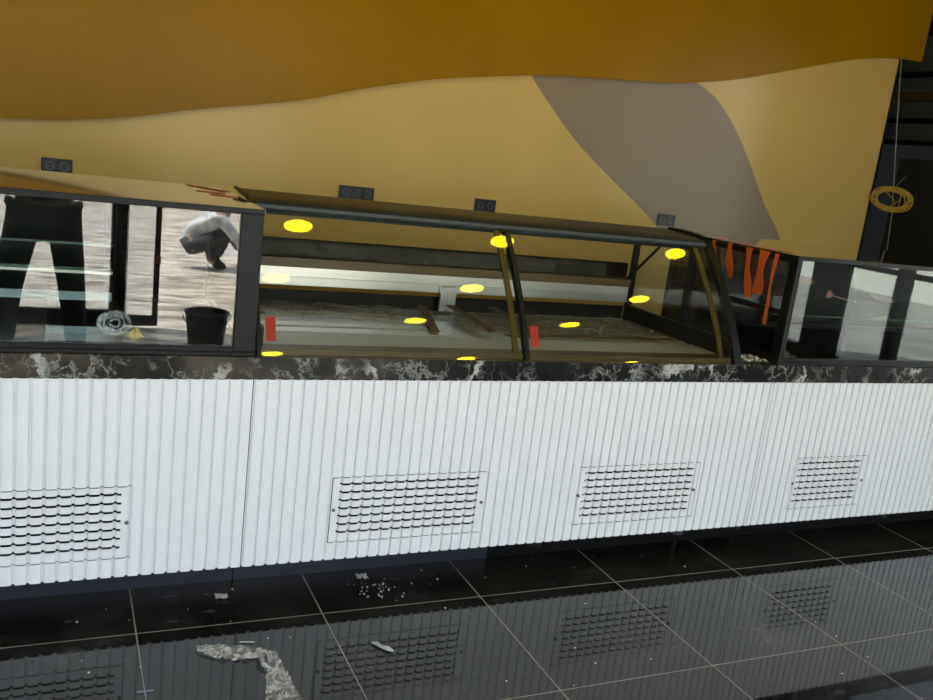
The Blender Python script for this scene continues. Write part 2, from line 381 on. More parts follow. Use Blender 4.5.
# rear facade y = -1.4 (behind the camera): open doorway with frames
b = B()
for x in (-5.95, -4.6, -3.2, -1.8, .43, 2.9, 4.5, 6.0): b.box(x-.05, x+.05, -1.50, -1.38, 0, 3.2)
b.box(-6, 7.1, -1.5, -1.38, 3.0, 3.2); b.box(-6, .48, -1.48, -1.42, 0, .12); b.box(2.9, 7, -1.5, -1.4, 0, .08)
b.box(6.85, 7.1, -1.55, -1.35, 0, 3.2)
fr = struct('window_2', b, 'frame')
sub('pane', B().box(-6, .43, -1.455, -1.447, .12, 3.0), 'facade_glass', fr)
sub('pane', B().box(2.9, 6.85, -1.455, -1.447, .08, 3.0), 'dimming', fr)  # tint added here to cut light from the right
b = B(); b.box(.43, .50, -1.46, -1.42, .01, 2.3); b.box(.69, .73, -1.46, -1.42, .01, 2.3); b.box(.43, .73, -1.46, -1.42, .01, .09); b.box(.43, .73, -1.46, -1.42, 2.2, 2.3)
fr = struct('door_1', b, 'blackframe')
sub('pane', B().box(.50, .69, -1.445, -1.437, .09, 2.2), 'facade_glass', fr)
sub('door_tag', B().box(.685, .735, -1.42, -1.415, .50, .56), 'orange', fr, 'small orange tag')

# outside masses
t = tag(B().box(11, 13, 3.4, 20, -.01, 7).obj('dark_building', 'neigh'), 'dark cladded building outside the side glass facade at right', 'building')
tag(B().box(-16, 22, -15.3, -15, -.01, 1.0).box(-16, 22, -15.35, -14.95, 1.0, 1.08).obj('boundary_wall', 'pale'), 'low pale boundary wall outside across the sunny pavement', 'wall')
tag(B().box(14, 14.3, -20, 3, -.01, 2.6).box(13.95, 14.35, -20, 3, 2.6, 2.7).obj('garden_wall', 'pale'), 'tall pale green rendered wall outside the side windows', 'wall')

# ceiling lights (positions traced back from their reflections in the curved glass)
LP = [(1.26, 2.60), (2.57, 2.61), (3.92, 2.64), (1.22, 1.74), (2.53, 1.75), (3.90, 1.71), (1.05, .88), (2.34, .88), (3.60, .93), (1.57, -.56), (3.28, -.63), (5.04, -.70)]
lab = {}
rows = ['above the counter front', 'one row out from the counter', 'two rows out from the counter', 'nearest the open doorway']
cols = ['at the left', 'in the middle', 'at the right']
lamp0 = None
for i, (x, y) in enumerate(LP):
    L = 'yellow round ceiling light %s, %s' % (rows[i//3], cols[i % 3])
    if lamp0 is None:
        lamp0 = thing('ceiling_light', L, 'ceiling light', (x, y, 3.2), 'round yellow ceiling lights mirrored in the curved glass')
        B().lathe([(.083, -.006), (.100, -.006), (.104, -.0005), (.083, -.0005)], (x, y, 3.2), ring=True).obj('rim', 'lamp', lamp0, smooth=True)
        B().lathe([(.082, -.004), (.082, -.001)], (x, y, 3.2)).obj('diffuser', 'lampglow', lamp0)
    else:
        r = lamp0.copy(); C.objects.link(r); r.location = (x, y, 3.2); r['label'] = L
        for ch in lamp0.children:
            c = ch.copy(); C.objects.link(c); c.parent = r

# ================================================================= COUNTER
FP, FO = .04088, -.0952
YP = 2.814; ZB, ZT, VT, VB = .1276, .7905, .4390, .1915
DEP = .0108
def h(x):
    u = ((x-FO)/FP + .12) % 1.0
    if u < .19: return 0.
    if u < .215: return DEP*.80*(u-.19)/.025
    if u > .98: return DEP*.80*(1-u)/.02
    return DEP*(.80+.20*math.sin(PI*(u-.215)/.765)**.8)
US = [.0, .09, .19, .215, .235, .265, .31, .37, .44, .51, .58, .65, .72, .79, .85, .90, .95, .98]
def xsamples(x0, x1):
    out = {x0, x1}; k = math.floor((x0-FO)/FP)-1
    while True:
        base = FO + (k-.12)*FP
        if base > x1: break
        for u in US:
            x = base+u*FP
            if x0+.0008 < x < x1-.0008: out.add(round(x, 6))
        k += 1
    return sorted(out)
def sheet(name, x0, x1, rects, zmin, zmax, parent, holes):
    """corrugated sheet from x0..x1, zmin..zmax with rectangular holes [(xa,xb,za,zb)]"""
    xs = set(xsamples(x0, x1)); zs = {zmin, zmax}
    for a, b_, c, d in holes: xs |= {a, b_}; zs |= {c, d}
    xs = sorted(xs); zs = sorted(zs); b = B(); idx = {}
    def vi(i, j):
        if (i, j) not in idx:
            idx[i, j] = len(b.v); b.v.append((xs[i], YP-h(xs[i]), zs[j]))
        return idx[i, j]
    for i in range(len(xs)-1):
        xm = (xs[i]+xs[i+1])/2
        for j in range(len(zs)-1):
            zm = (zs[j]+zs[j+1])/2
            if any(a < xm < b_ and c < zm < d for a, b_, c, d in holes): continue
            b.f.append((vi(i, j), vi(i+1, j), vi(i+1, j+1), vi(i, j+1))); b.m.append(0)
    me = bpy.data.meshes.new(name); me.from_pydata(b.v, [], b.f); me.materials.append(M['white'])
    o = bpy.data.objects.new(name, me); C.objects.link(o); o.parent = parent; 
    if parent.parent is None: o.location = -Vector(parent.location)
    s = o.modifiers.new('thickness', 'SOLIDIFY'); s.thickness = .003; s.offset = -1
    return o
def vent(x0, w, parent, lab_):
    g = .0034
    holes = []
    pitch = (VT-VB)*.1215; zc = VT-.0275
    for k in range(7):
        z = zc - k*pitch; holes.append((x0+.030, x0+w-.032, z-.0041, z+.0041))
    o = sheet('vent_cover', x0+g, x0+w-g, None, VB+g, VT-g, parent, holes); o['label'] = lab_
    for xx, zz in ((x0+.012, VB+.51*(VT-VB)), (x0+w-.014, VB+.50*(VT-VB))):
        q = B().lathe([(.0045, -.002), (.0062, -.002), (.0062, .006), (.0045, .006)], (xx, YP-DEP-.001, zz), 16, axis='y').obj('latch', 'socketmetal', o, smooth=True)
def unit(x0, x1, vents, label, feet, plinth, plab):
    t = thing('counter_unit', label, 'counter', ((x0+x1)/2, 3.2, 0), 'white ribbed counter units')
    g = .0018
    holes = [(a, a+w, VB, VT) for a, w, _ in vents]
    sheet('front_panel', x0+g, x1-g, None, ZB, ZT, t, holes)
    for a, w, l in vents: vent(a, w, t, l)
    b = B().box(x0+.004, x1-.004, 3.02, 3.72, ZB+.03, ZT).box(x0+.004, x0+.03, YP+.012, 3.02, ZB+.03, ZT).box(x1-.03, x1-.004, YP+.012, 3.02, ZB+.03, ZT).box(x0+.004, x1-.004, YP+.012, 3.02, ZT-.04, ZT-.002)
    b.obj('carcass', 'dark', t)
    for fx in feet:
        q = B().lathe([(.030, -.011), (.030, .003), (.014, .008), (.014, .05), (.011, .05), (.011, .16)], (fx, 3.06, 0), 16).obj('adjustable_foot', 'socketmetal' if 2.6 < fx < 2.7 else 'socket', t, smooth=True)
    if plinth:
        B().box(plinth[0], plinth[1], FLOOR_EDGE+.001, FLOOR_EDGE+.017, .0, ZB+.03).obj('plinth', 'plinth', t)
    return t
unit(-1.629, .597, [(-1.36, .602, 'leftmost slotted vent cover'), (-.3625, .602, 'slotted vent cover cut off by the left picture edge')],
     'leftmost white ribbed counter unit, under the flat glass case with shelves', [-1.4, -.5, .30], (-1.62, .600), None)
unit(.597, 2.823, [(.893, .602, 'slotted vent cover, left one of the middle unit'), (1.8995, .602, 'slotted vent cover, right one of the middle unit')],
     'middle white ribbed counter unit under the curved glass case', [1.0, 1.9, 2.66], (.604, 1.62), None)
unit(2.823, 5.049, [(3.0355, .460, 'narrow slotted vent cover')],
     'rightmost white ribbed counter unit, with one narrow vent', [3.0, 4.0, 4.9], None, None)

# marble worktop
b = B(); b.box(-1.66, 5.08, 2.8045, 3.74, .792, .866)
ct = tag(b.obj('marble_countertop', 'marble', bevel=.002), 'long dark marble worktop with white veins on top of the white ribbed units', 'countertop')

# ---------------------------------------------------------------- flat glass case, left
CT = 1.341; BK = 3.66; Z0 = .8665
def flat_case(x0, x1, posts, label, fm, left_open=False):
    t = thing('display_case', label, 'display case', ((x0+x1)/2, 3.2, Z0), 'flat fronted glass display cases')
    b = B(); b.box(x0, x1, 2.812, 2.86, Z0, .880); b.box(x0, x1, 2.815, 2.85, .880, .8965)
    b.box(x0, x1, 2.812, 2.845, 1.321, CT-.012); b.box(x0, x1, 2.810, 2.8135, 1.321, CT-.0004)
    b.box(x0, x1, BK-.04, BK, Z0, .90); b.box(x0, x1, BK-.04, BK, 1.30, CT-.012)
    for xe in (x0, x1-.03): b.box(xe, xe+.03, 2.845, BK-.04, 1.306, CT-.012); b.box(xe, xe+.03, 2.86, BK-.04, Z0, .90)
    b.obj('frame', fm, t, bevel=.002)
    for a, c in posts: B().box(a, c, 2.810, 2.86, .8815, CT-.0125).obj('post', fm, t, bevel=.003)
    for xe in (x0, x1-.04): B().box(xe, xe+.04, BK-.045, BK+.001, .9, 1.30).obj('post', fm, t, bevel=.003)
    B().box(x0-.002, x1+.002, 2.814, BK+.005, CT-.0115, CT-.001).obj('top_panel', 'topglass', t)
    return t
A = flat_case(-1.62, .595, [(.524, .5935)], 'flat fronted glass case at the far left, with glass shelves and people mirrored in it', 'frame')
B().box(-1.59, .524, 2.822, 2.828, .897, 1.321).obj('front_glass', 'glass', A)
B().box(.580, .590, 2.865, BK-.05, .90, 1.306).obj('dark_side_backing', 'dark', A)  # dark sheet added in place of side glass, behind the reflections
B().box(-1.58, .55, BK-.03, BK-.02, .9, 1.30).obj('dark_backing', 'dark', A)  # dark backing added so mirrored things show clearly in the front glass
B().box(-1.59, .565, 2.86, BK-.045, .868, .878).obj('base_deck', 'steel', A)
M['shelflight'] = mat('frosted_shelf_edge', (.70, .80, .78), .3)
for z, y0, e0, e1, em in ((1.145, 3.17, -.001, .007, 'greenedge'), (1.062, 3.17, -.001, .008, 'greenedge'), (.974, 3.17, -.014, .014, 'aqua'), (.892, 3.02, -.013, .012, 'aqua')):
    s = B().box(-1.56 if z > .9 else -.02, .178, y0, 3.6, z, z+.006).obj('shelf', 'shelfglass', A)
    B().box(-1.56 if z > .9 else -.02, .178, y0-.004, y0-.0002, z+e0, z+e1).obj('shelf_edge', em, s)
    if 1.0 < z < 1.1: B().box(-1.56, .178, y0-.003, y0+.01, z-.012, z-.0035).obj('shelf_bright_line', 'pale', s)  # pale strip paints the bright line of light under the shelf
for x in (.181, -.99): B().box(x-.009, x+.009, 3.602, 3.62, .88, 1.30).obj('shelf_upright', 'frame', A)
B().box(.20, .203, 2.90, 3.60, .88, 1.30).obj('divider_glass', 'glass', A)

# ---------------------------------------------------------------- flat glass case, right
Rr = flat_case(2.823, 5.05, [(2.8245, 2.852)], 'flat fronted glass case at the right end, orange straps hanging at its side', 'blackframe')
B().box(2.852, 5.02, 2.822, 2.828, .897, 1.321).obj('front_glass', 'glass', Rr)
B().box(2.829, 2.833, 2.865, BK-.05, .90, 1.306).obj('side_glass', 'glass', Rr)
B().box(2.86, 5.01, BK-.03, BK-.02, .9, 1.30).obj('dark_backing', 'dark', Rr)  # dark backing added to keep the mirrored windows clear
B().box(2.86, 5.02, 2.86, BK-.045, .868, .878).obj('base_deck', 'dark', Rr)
B().box(2.826, 2.846, 2.865, BK-.045, 1.075, 1.10).obj('side_rail', 'blackframe', Rr)
B().box(3.200, 3.222, 2.832, 2.85, .897, 1.321).obj('door_stile', 'blackframe', Rr)
s = B().box(2.87, 5.0, 3.0, 3.6, 1.052, 1.058).obj('shelf', 'shelfglass', Rr)
B().box(2.87, 5.0, 2.996, 2.9998, 1.0515, 1.0585).obj('shelf_edge', 'greenedge', s)

# ---------------------------------------------------------------- curved glass case
XL, XR = .603, 2.640
Cc = thing('display_case', 'curved glass display case in the middle with a steel blue canopy bar', 'display case', ((XL+XR)/2, 3.2, Z0))
def yc(z): return .53085769*z*z - .4830419*z + 2.81744917 + .006
def cprof(z0, z1, n=14, off=0): return [(yc(z0+(z1-z0)*i/n)+off, z0+(z1-z0)*i/n) for i in range(n+1)]
for xa, xb in ((XL+.012, 1.588), (1.604, XR-.062)):
    o = B().strip(cprof(.869, 1.318, 40), xa, xb, .006).obj('curved_glass', 'cglass', Cc, smooth=True)
# base rail, the brownish ceiling's reflection painted in as brown gold
B().box(XL+.014, XR-.062, 2.825, 2.90, .867, .889).box(XL+.014, XR-.062, 2.8065, 2.825, .8665, .8685).obj('base_rail', 'browngold', Cc, smooth=True)
# end frames
def endframe(x0, x1, th=.022):
    outer = cprof(.868, 1.335, 14, -.004) + [(3.16, 1.356), (3.22, 1.365), (3.30, 1.371), (3.40, 1.371)]
    o = B().strip(outer, x0, x1, th).obj('end_frame', 'blackframe', Cc, smooth=True)
    return o
endframe(XR-.058, XR-.020); B().strip(cprof(.868, 1.30, 14, -.004), XL-.002, XL+.010, .012).obj('end_frame', 'blackframe', Cc, smooth=True)
B().strip([(3.10, 1.334), (3.17, 1.349), (3.22, 1.356), (3.42, 1.366)], XL-.002, XL+.012, .007).obj('end_cap', 'blackframe', Cc, smooth=True)
# rear uprights and end glass
for x in (XR-.05, XL+.002):
    B().box(x, x+.022, BK-.03, BK, Z0, 1.33).obj('rear_post', 'blackframe', Cc)
    if x > 1: B().box(x, x+.03, 3.19, 3.225, .93, 1.34).obj('rear_post', 'blackframe', Cc)
    gl = B(); pr = cprof(.90, 1.33, 12, .035); n = len(pr)
    vs = [(xx, y, z) for xx in (x+.008, x+.013) for (y, z) in pr + [(BK-.03, 1.33), (BK-.03, .90)]]
    kk = n+2; gl.add(vs, [tuple(range(kk)), tuple(range(2*kk-1, kk-1, -1))] + [(i, (i+1) % kk, kk+(i+1) % kk, kk+i) for i in range(kk)])
    gl.obj('end_glass', 'glass', Cc)
    B().box(x-.004, x+.024, 2.86, BK-.03, Z0, .955).obj('end_sill', 'blackframe', Cc)
# middle rib and gold edge trims behind the glass
B().strip(cprof(.878, 1.318, 14, -.006), 1.588, 1.606, .028).obj('centre_rib', 'blackframe', Cc, smooth=True)
for x in (1.545, 2.512): B().strip(cprof(.892, 1.312, 14, .0085), x, x+.022, .010).obj('glass_trim', 'browngold', Cc, smooth=True)
# canopy
cpz = [(3.128, 1.306), (3.118, 1.312), (3.114, 1.322), (3.118, 1.333), (3.135, 1.342), (3.20, 1.352), (3.40, 1.362)]
B().strip(cpz, XL+.012, XR-.058, .016).obj('canopy', 'canopy', Cc, smooth=True)
B().box(XL+.012, XR-.058, 3.128, 3.14, 1.3005, 1.311).obj('canopy_lip', 'blackframe', Cc)
# interior
B().box(XL+.03, XR-.06, 2.895, 3.645, .8675, .880).obj('deck', 'steel', Cc)
B().box(1.70, XR-.06, 3.14, 3.60, .8805, .886).obj('tray_liner', 'brownfloor', Cc, bevel=.001)
b = B()
for i in range(5): b.box(XL+.05, 1.42, 3.12+i*.09, 3.185+i*.09, .8805, .888+.003*(i % 2))
b.obj('slatted_tray', 'steel', Cc, bevel=.002)
B().box(XL+.03, XR-.06, 2.905, 3.09, .8805, .885).obj('front_reflection_strip', 'whitestrip', Cc)  # pale strip paints the film's reflection along the deck front
B().box(XL+.02, XR-.06, 3.652, 3.66, .88, .945).obj('rear_kick', 'dark', Cc)
B().box(XL+.02, XR-.06, 3.63, 3.66, .968, 1.045).box(XL+.02, XR-.06, 3.625, 3.66, 1.002, 1.006).obj('rear_riser', 'steel', Cc, bevel=.001)
B().box(XL+.02, XR-.06, 3.62, 3.72, 1.046, 1.084).obj('rear_ledge', 'ledgegold', Cc)
B().box(XL+.02, XR-.06, 3.665, 3.69, 1.085, 1.158).obj('rear_upstand', 'darkstone', Cc)
B().box(1.565, 1.64, 3.60, 3.625, .888, 1.0).obj('support_bracket', 'steel', Cc, bevel=.002)
B().tube([(XR-.09, 3.645, 1.06), (XR-.02, 3.40, 1.345)], .007).obj('strut', 'blackframe', Cc, smooth=True)
for x in (.632, 1.625):
    B().strip(cprof(.915, .988, 5, .0085), x, x+.034, .0015).obj('sticker', 'red', Cc)['label'] = 'small red sticker'

# crumpled film helper
def crumple(x0, x1, y0, y1, z, amp, nx, ny, seed, outline=None):
    rnd = random.Random(seed); b = B(); idx = {}
    for i in range(nx+1):
        for j in range(ny+1):
            u, v_ = i/nx, j/ny
            x = x0+(x1-x0)*u; y = y0+(y1-y0)*v_
            if outline: 
                lo, hi = outline(u); y = y0 + (y1-y0)*(lo + (hi-lo)*v_)
            zz = z + abs(rnd.gauss(0, amp)) + amp*.6*(1+math.sin(u*23+v_*9+seed))
            b.v.append((x+rnd.gauss(0, amp*.25), y+rnd.gauss(0, amp*.25), zz)); idx[i, j] = len(b.v)-1
    for i in range(nx):
        for j in range(ny):
            b.f.append((idx[i, j], idx[i+1, j], idx[i+1, j+1], idx[i, j+1])); b.m.append(0)
    return b
def thin(o, t=.0008):
    s = o.modifiers.new('thickness', 'SOLIDIFY'); s.thickness = t; return o
thin(tag(crumple(.68, 1.50, 3.30, 3.58, .899, .005, 60, 16, 1).obj('plastic_film', 'film', smooth=True), 'crumpled clear plastic film over the left half of the curved case', 'plastic film'))
thin(tag(crumple(1.52, 2.50, 3.16, 3.58, .889, .006, 60, 20, 2).obj('plastic_film', 'film', smooth=True), 'crumpled clear plastic film over the right half of the curved case', 'plastic film'))
# film over rear upstand (vertical)
o = crumple(.70, 2.45, 0, .066, 0, .003, 120, 6, 5)
o.v = [(x, 3.662-z, 1.086+y) for x, y, z in o.v]
thin(tag(o.obj('cellophane_wrap', 'filmthin', smooth=True), 'wrinkled cellophane stuck along the dark ledge at the back of the curved case', 'plastic film'))
def bar(p0, p1, w, th):
    p0, p1 = Vector(p0), Vector(p1); d = (p1-p0).normalized(); s_ = d.cross(Vector((0, 0, 1))).normalized()*w/2; u = Vector((0, 0, th))
    vs = [p0-s_, p0+s_, p1+s_, p1-s_]; vs = vs+[q+u for q in vs]
    return B().add(vs, [(3, 2, 1, 0), (4, 5, 6, 7), (0, 1, 5, 4), (1, 2, 6, 5), (2, 3, 7, 6), (3, 0, 4, 7)])
for p0, p1, l in (((1.47, 3.58, .912), (1.36, 3.14, .893), 'left of the steel bracket'), ((1.60, 3.57, .920), (1.62, 3.15, .900), 'right under the steel bracket'), ((1.80, 3.56, .922), (1.84, 3.20, .905), 'farthest right, beside the black rib')):
    tag(bar(p0, p1, .035, .005).obj('cardboard_strip', 'rust'), 'brown cardboard strip lying under film in the curved case, ' + l, 'cardboard strip', 'brown strips in the curved case')

# ---------------------------------------------------------------- sockets on the wall
def socket(x, z, gang, label):
    w = .081 + .071*(gang-1); hh = .081
    t = thing('power_socket', label, 'power socket', (x, W, z), 'black wall sockets above the cases')
    B().box(x-w/2, x+w/2, W-.010, W-.0005, z-hh/2, z+hh/2).obj('cover_frame', 'socket', t, bevel=.002)
    for g in range(gang):
        cx = x + (g-(gang-1)/2)*.071
        s = B().box(cx-.028, cx+.028, W-.0125, W-.0102, z-.028, z+.028).obj('insert', 'socketgrey', t, bevel=.001)
        B().lathe([(.019, -.0005), (.022, -.0005), (.022, -.0035), (.019, -.0035)], (cx, W-.0125, z), 24, axis='y', ring=True).obj('socket_ring', 'socketmetal', s, smooth=True)
        q = B()
        for dx in (-.0095, .0095): q.lathe([(.0028, 0), (.0028, -.0014)], (cx+dx, W-.0128, z), 10, axis='y')
        q.obj('contact_holes', 'socketmetal', s)
socket(.003, 1.262, 2, 'black double wall socket at the far left, above the flat glass case')
socket(1.665, 1.275, 3, 'black triple wall socket above the left part of the canopy')
socket(2.54, 1.277, 2, 'black double wall socket above the middle of the canopy')
socket(3.99, 1.300, 2, 'black double wall socket low on the taupe painted area')

# ---------------------------------------------------------------- cable coil on a cord
kc = thing('cable_coil', 'coil of yellow cable hanging on a cord in front of the right wall edge', 'cable coil', (5.92, 5.2, 1.65))
b = B(); rnd = random.Random(3)
cx, cz = P2(889, 199, 5.22).x, P2(889, 199, 5.22).z
for L_ in range(15):
    pts = []; a = .158+rnd.uniform(-.040, .018); c_ = .085+rnd.uniform(-.026, .016); oy = rnd.uniform(-.02, .02); ox = rnd.uniform(-.01, .01); ti = rnd.uniform(-.16, .08)
    for k in range(41):
        q = 2*PI*k/40; xx, zz = a*math.cos(q), c_*math.sin(q)
        hx = ox+xx*math.cos(ti)-zz*math.sin(ti); pts.append((cx+hx*.90, 5.19-hx*.43+oy*.4+.008*math.sin(3*q+L_), cz+xx*math.sin(ti)+zz*math.cos(ti)))
    b.tube(pts, .0032, 6, cap=False)
for s_ in ((.0, -.06, -.11, .05), (.02, .075, .06, -.06), (-.07, -.055, .06, .05)):
    b.tube([(cx+s_[0]+.03, 5.165, cz+s_[1]), (cx+s_[2]*.4+.03, 5.16, cz), (cx+s_[2], 5.165, cz+s_[3])], .003, 6)
b.obj('cable', 'wire', kc, smooth=True)
b = B(); q_ = [V3(903, 35, 5.255), V3(897, 125, 5.255), V3(893.5, 187, 5.245), V3(892, 213, 5.235), V3(886, 256, 5.235)]
b.tube(q_, .0036, 6)
b.tube([V3(893, 190, 5.20), V3(900, 182, 5.2), V3(907, 176, 5.2)], .002, 5); b.obj('cord', 'cord', kc, smooth=True)

# ---------------------------------------------------------------- orange straps at right case
def strap(p0, p1, w, label, wob=.006):
    p0, p1 = Vector(p0), Vector(p1); n = 8; vs = []
    for i in range(n+1):
        t_ = i/n; p = p0.lerp(p1, t_); dx = -wob*(math.sin(t_*5)+.3); ww = w*(.8+.25*math.sin(t_*7+p0.y*9))
        vs += [(p.x+dx-.0016, p.y-ww/2, p.z), (p.x+dx-.0016, p.y+ww/2, p.z), (p.x+dx, p.y+ww/2, p.z), (p.x+dx, p.y-ww/2, p.z)]
    fs = [(4*i+a, 4*i+(a+1) % 4, 4*i+4+(a+1) % 4, 4*i+4+a) for i in range(n) for a in range(4)] + [(0, 1, 2, 3), (4*n+3, 4*n+2, 4*n+1, 4*n)]
    return tag(B().add(vs, fs).obj('orange_strap', 'orange', smooth=True), label, 'strap', 'orange straps on the side of the right case')
for y0, z0, y1, z1, w, l in ((3.35, 1.335, 3.325, 1.234, .030, 'short orange strap nearest the wall, on the side of the right case'),
                          (3.235, 1.336, 3.205, 1.178, .045, 'second orange strap from the wall, hanging at the right case'),
                          (3.105, 1.333, 3.07, 1.114, .045, 'long orange strap in the middle of the five at the right case'),
                          (3.005, 1.333, 3.015, 1.140, .060, 'wide orange strap hanging at the right case'),
                          (2.930, 1.331, 2.938, 1.020, .022, 'longest thin orange strap, nearest the front post of the right case')):
    strap((2.822, y0, z0), (2.822, y1, z1), w, l)
def flat(x0, y0, x1, y1, w, label, m_='orange', z=CT+.0002, nm='tape_strip', g='orange tape scraps on the case tops'):
    return tag(bar((x0, y0, z), (x1, y1, z), w, .0012).obj(nm, m_), label, 'tape', g)
flat(.46, 3.61, .53, 3.53, .03, 'orange tape scrap at the back of the left case top')
flat(.50, 3.56, .585, 3.45, .03, 'orange tape scrap by the right edge of the left case top')
flat(.46, 3.36, .56, 3.34, .03, 'long orange tape scrap in the middle of the left case top')
flat(.49, 3.25, .58, 3.21, .03, 'orange tape scrap nearest the front of the left case top')
flat(2.86, 3.42, 2.92, 3.37, .03, 'orange tape scrap at the rear corner of the right case top')
flat(2.83, 3.22, 2.90, 3.17, .03, 'orange tape scrap in the middle of the right case top edge')
flat(2.84, 3.08, 2.93, 2.95, .035, 'long orange tape scrap near the front of the right case top')

# brown pieces added inside the right case for things mirrored from outside
def leafcard(cx, y, cz, L_, Hh, rot, label):
    n = 14; pr = []
    for i in range(n+1):
        u = -1+2*i/n; pr.append((u*L_/2, Hh/2*(1-abs(u)**2.5)))
    for i in range(n-1, 0, -1):
        u = -1+2*i/n; pr.append((u*L_/2, -Hh/2*(1-abs(u)**2.5)))
    c, s = math.cos(rot), math.sin(rot)
    vs = [(cx+x*c-z*s, yy, cz+x*s+z*c) for yy in (y, y+.006) for x, z in pr]; k = len(pr)
    return tag(B().add(vs, [tuple(range(k)), tuple(range(2*k-1, k-1, -1))]+[(i, (i+1) % k, k+(i+1) % k, k+i) for i in range(k)]).obj('reflection_piece', 'rust'), label, 'stand-in piece', 'brown stand-ins for mirrored things in the right case')
a = P2(806, 281, 3.05); leafcard(a.x, a.y, a.z, .12, .036, -.12, 'brown leaf shaped stand-in for a mirrored thing, at the left inside the right case')
a = P2(882, 298, 3.3); leafcard(a.x, a.y, a.z, .20, .04, -.18, 'pale brown stand-in for a mirrored thing, farther right inside the right case')
p0 = P2(829, 294, 3.05); p1 = P2(856, 302, 3.05)
kn = thing('paper_tag', 'pinkish brown paper tag on a thin string inside the right case', 'tag', p0)
q = B(); q.add([p0+Vector(v_) for v_ in ((-.012, 0, -.018), (.016, 0, -.016), (.03, 0, -.004), (.004, 0, .018), (-.008, 0, .014))]+[p0+Vector(v_) for v_ in ((-.012, .003, -.018), (.016, .003, -.016), (.03, .003, -.004), (.004, .003, .018), (-.008, .003, .014))],
      [(0, 1, 2, 3, 4), (9, 8, 7, 6, 5)]+[(i, (i+1) % 5, 5+(i+1) % 5, 5+i) for i in range(5)])
M['pink'] = mat('pinkish_paper', (.42, .2, .13), .7)
q.obj('paper', 'pink', kn); B().tube([p0+Vector((.02, 0, -.006)), p1], .0016, 6).obj('string', 'pink', kn)

# clear roll + yellow wrapper in left case
a = P2(114, 325, 2.9)
b = B()
for r, s_ in ((.045, .007), (.031, .005), (.016, .004)):
    b.tube([(a.x+r*math.cos(2*PI*k/32), 2.90+.01*math.sin(4*PI*k/32), .945+r*.75*math.sin(2*PI*k/32)) for k in range(33)], s_, 8, cap=False)
M['cleardisc'] = film_mat('clear_hard_plastic', .45, (.65, .72, .75))
tag(b.obj('plastic_roll', 'cleardisc', smooth=True), 'roll of clear plastic standing inside the left glass case', 'plastic roll')
a = P2(135, 338, 2.98)
b = B(); rnd = random.Random(5); ring = []
vs = [(a.x, a.y, .884+.03)]
for i in range(1, 4):
    for k in range(12):
        r = i*.011+rnd.uniform(-.004, .004); vs.append((a.x+r*math.cos(k*PI/6), a.y+r*math.sin(k*PI/6), max(.8795, .884+.03-.011*i+rnd.uniform(-.006, .008))))
fs = [(0, 1+k, 1+(k+1) % 12) for k in range(12)]
for i in range(2): fs += [(1+12*i+k, 13+12*i+k, 13+12*i+(k+1) % 12, 1+12*i+(k+1) % 12) for k in range(12)]
thin(tag(b.add(vs, fs).obj('crumpled_wrapper', 'yellowpaper'), 'small crumpled yellow wrapper beside the clear roll in the left case', 'wrapper'), .001)

# ---------------------------------------------------------------- debris on the tile floor
o1 = lambda u: (.5-.5*(u*(1-u)*4)**.6, .5+.35*(u*(1-u)*4)**.5)
o = crumple(0, .235, 0, .10, .003, .0028, 34, 10, 11, lambda u: (.45-.42*math.sin(PI*min(1, u*1.1))**.8, .62+.22*math.sin(PI*u)))
c, s = math.cos(-.38), math.sin(-.38); o.v = [(.402+x*c-y*s, 2.487+x*s+y*c, z) for x, y, z in o.v]
thin(tag(o.obj('plastic_scrap', 'filmwhite', smooth=True), 'long flat crumpled plastic scrap on the tile floor at lower left', 'plastic scrap'))
o = crumple(0, .31, 0, .11, .004, .0042, 34, 14, 12, lambda u: (.5-.48*min(1, .35+u*.8), .5+.48*min(1, .12+u*.9)))
c, s = math.cos(-1.66), math.sin(-1.66); o.v = [(.590+x*c-y*s, 2.47+x*s+y*c, z) for x, y, z in o.v]
thin(tag(o.obj('plastic_scrap', 'filmwhite', smooth=True), 'crumpled plastic sheet scrap at the bottom picture edge', 'plastic scrap'))
B_ = B().tube([(.600, 2.470, .008), (.596, 2.43, .02), (.598, 2.39, .014), (.625, 2.35, .010), (.64, 2.38, .025), (.628, 2.43, .012)], [.006, .009, .007, .008, .007, .005], 8)
tag(B_.obj('twisted_film', 'filmwhite', smooth=True), 'twisted loop of plastic film between the two floor scraps', 'plastic scrap')
tag(B().tube([(.962, 2.447, .005), (.975, 2.43, .010), (.985, 2.415, .006), (1.00, 2.395, .009), (1.015, 2.385, .004)], [.003, .007, .005, .008, .003], 7).obj('plastic_scrap', 'scrap', smooth=True), 'small grey twist of plastic on the tile, below the second vent', 'plastic scrap')
o = crumple(1.045, 1.085, 2.86, 2.90, .004, .005, 6, 6, 21); thin(tag(o.obj('paper_scrap', 'scrap'), 'small pale chip on the floor near the plinth', 'scrap'), .001)
o = crumple(.525, .565, 2.82, 2.85, .003, .004, 5, 5, 22); thin(tag(o.obj('paper_scrap', 'scrap'), 'small grey chip on the floor left of the panel seam', 'scrap'), .001)
a = P2(247, 643, 1); d = a-Vector((0, 0, H)); a = Vector((0, 0, H))+d*(H/-d.z)
tag(B().tube([(a.x-.022, a.y+.006, .003), (a.x+.022, a.y-.004, .003)], .002, 6).obj('cable_tie', 'scrap'), 'short pale cable tie on the floor above the plastic scraps', 'cable tie')
def onfloor(px, py):
    d = R0*((px-466.5)/F) + D0*((py-350)/F) + fwd; return Vector((0, 0, H)) + d*(H/-d.z)
a = onfloor(145, 692)
tag(B().box(a.x-.022, a.x+.022, a.y-.0018, a.y+.0018, .0005, .004).box(a.x-.0018, a.x+.0018, a.y-.022, a.y+.022, .0005, .004).obj('tile_spacer', 'bluegrey'), 'small blue grey cross tile spacer on the grout line at lower left', 'tile spacer')
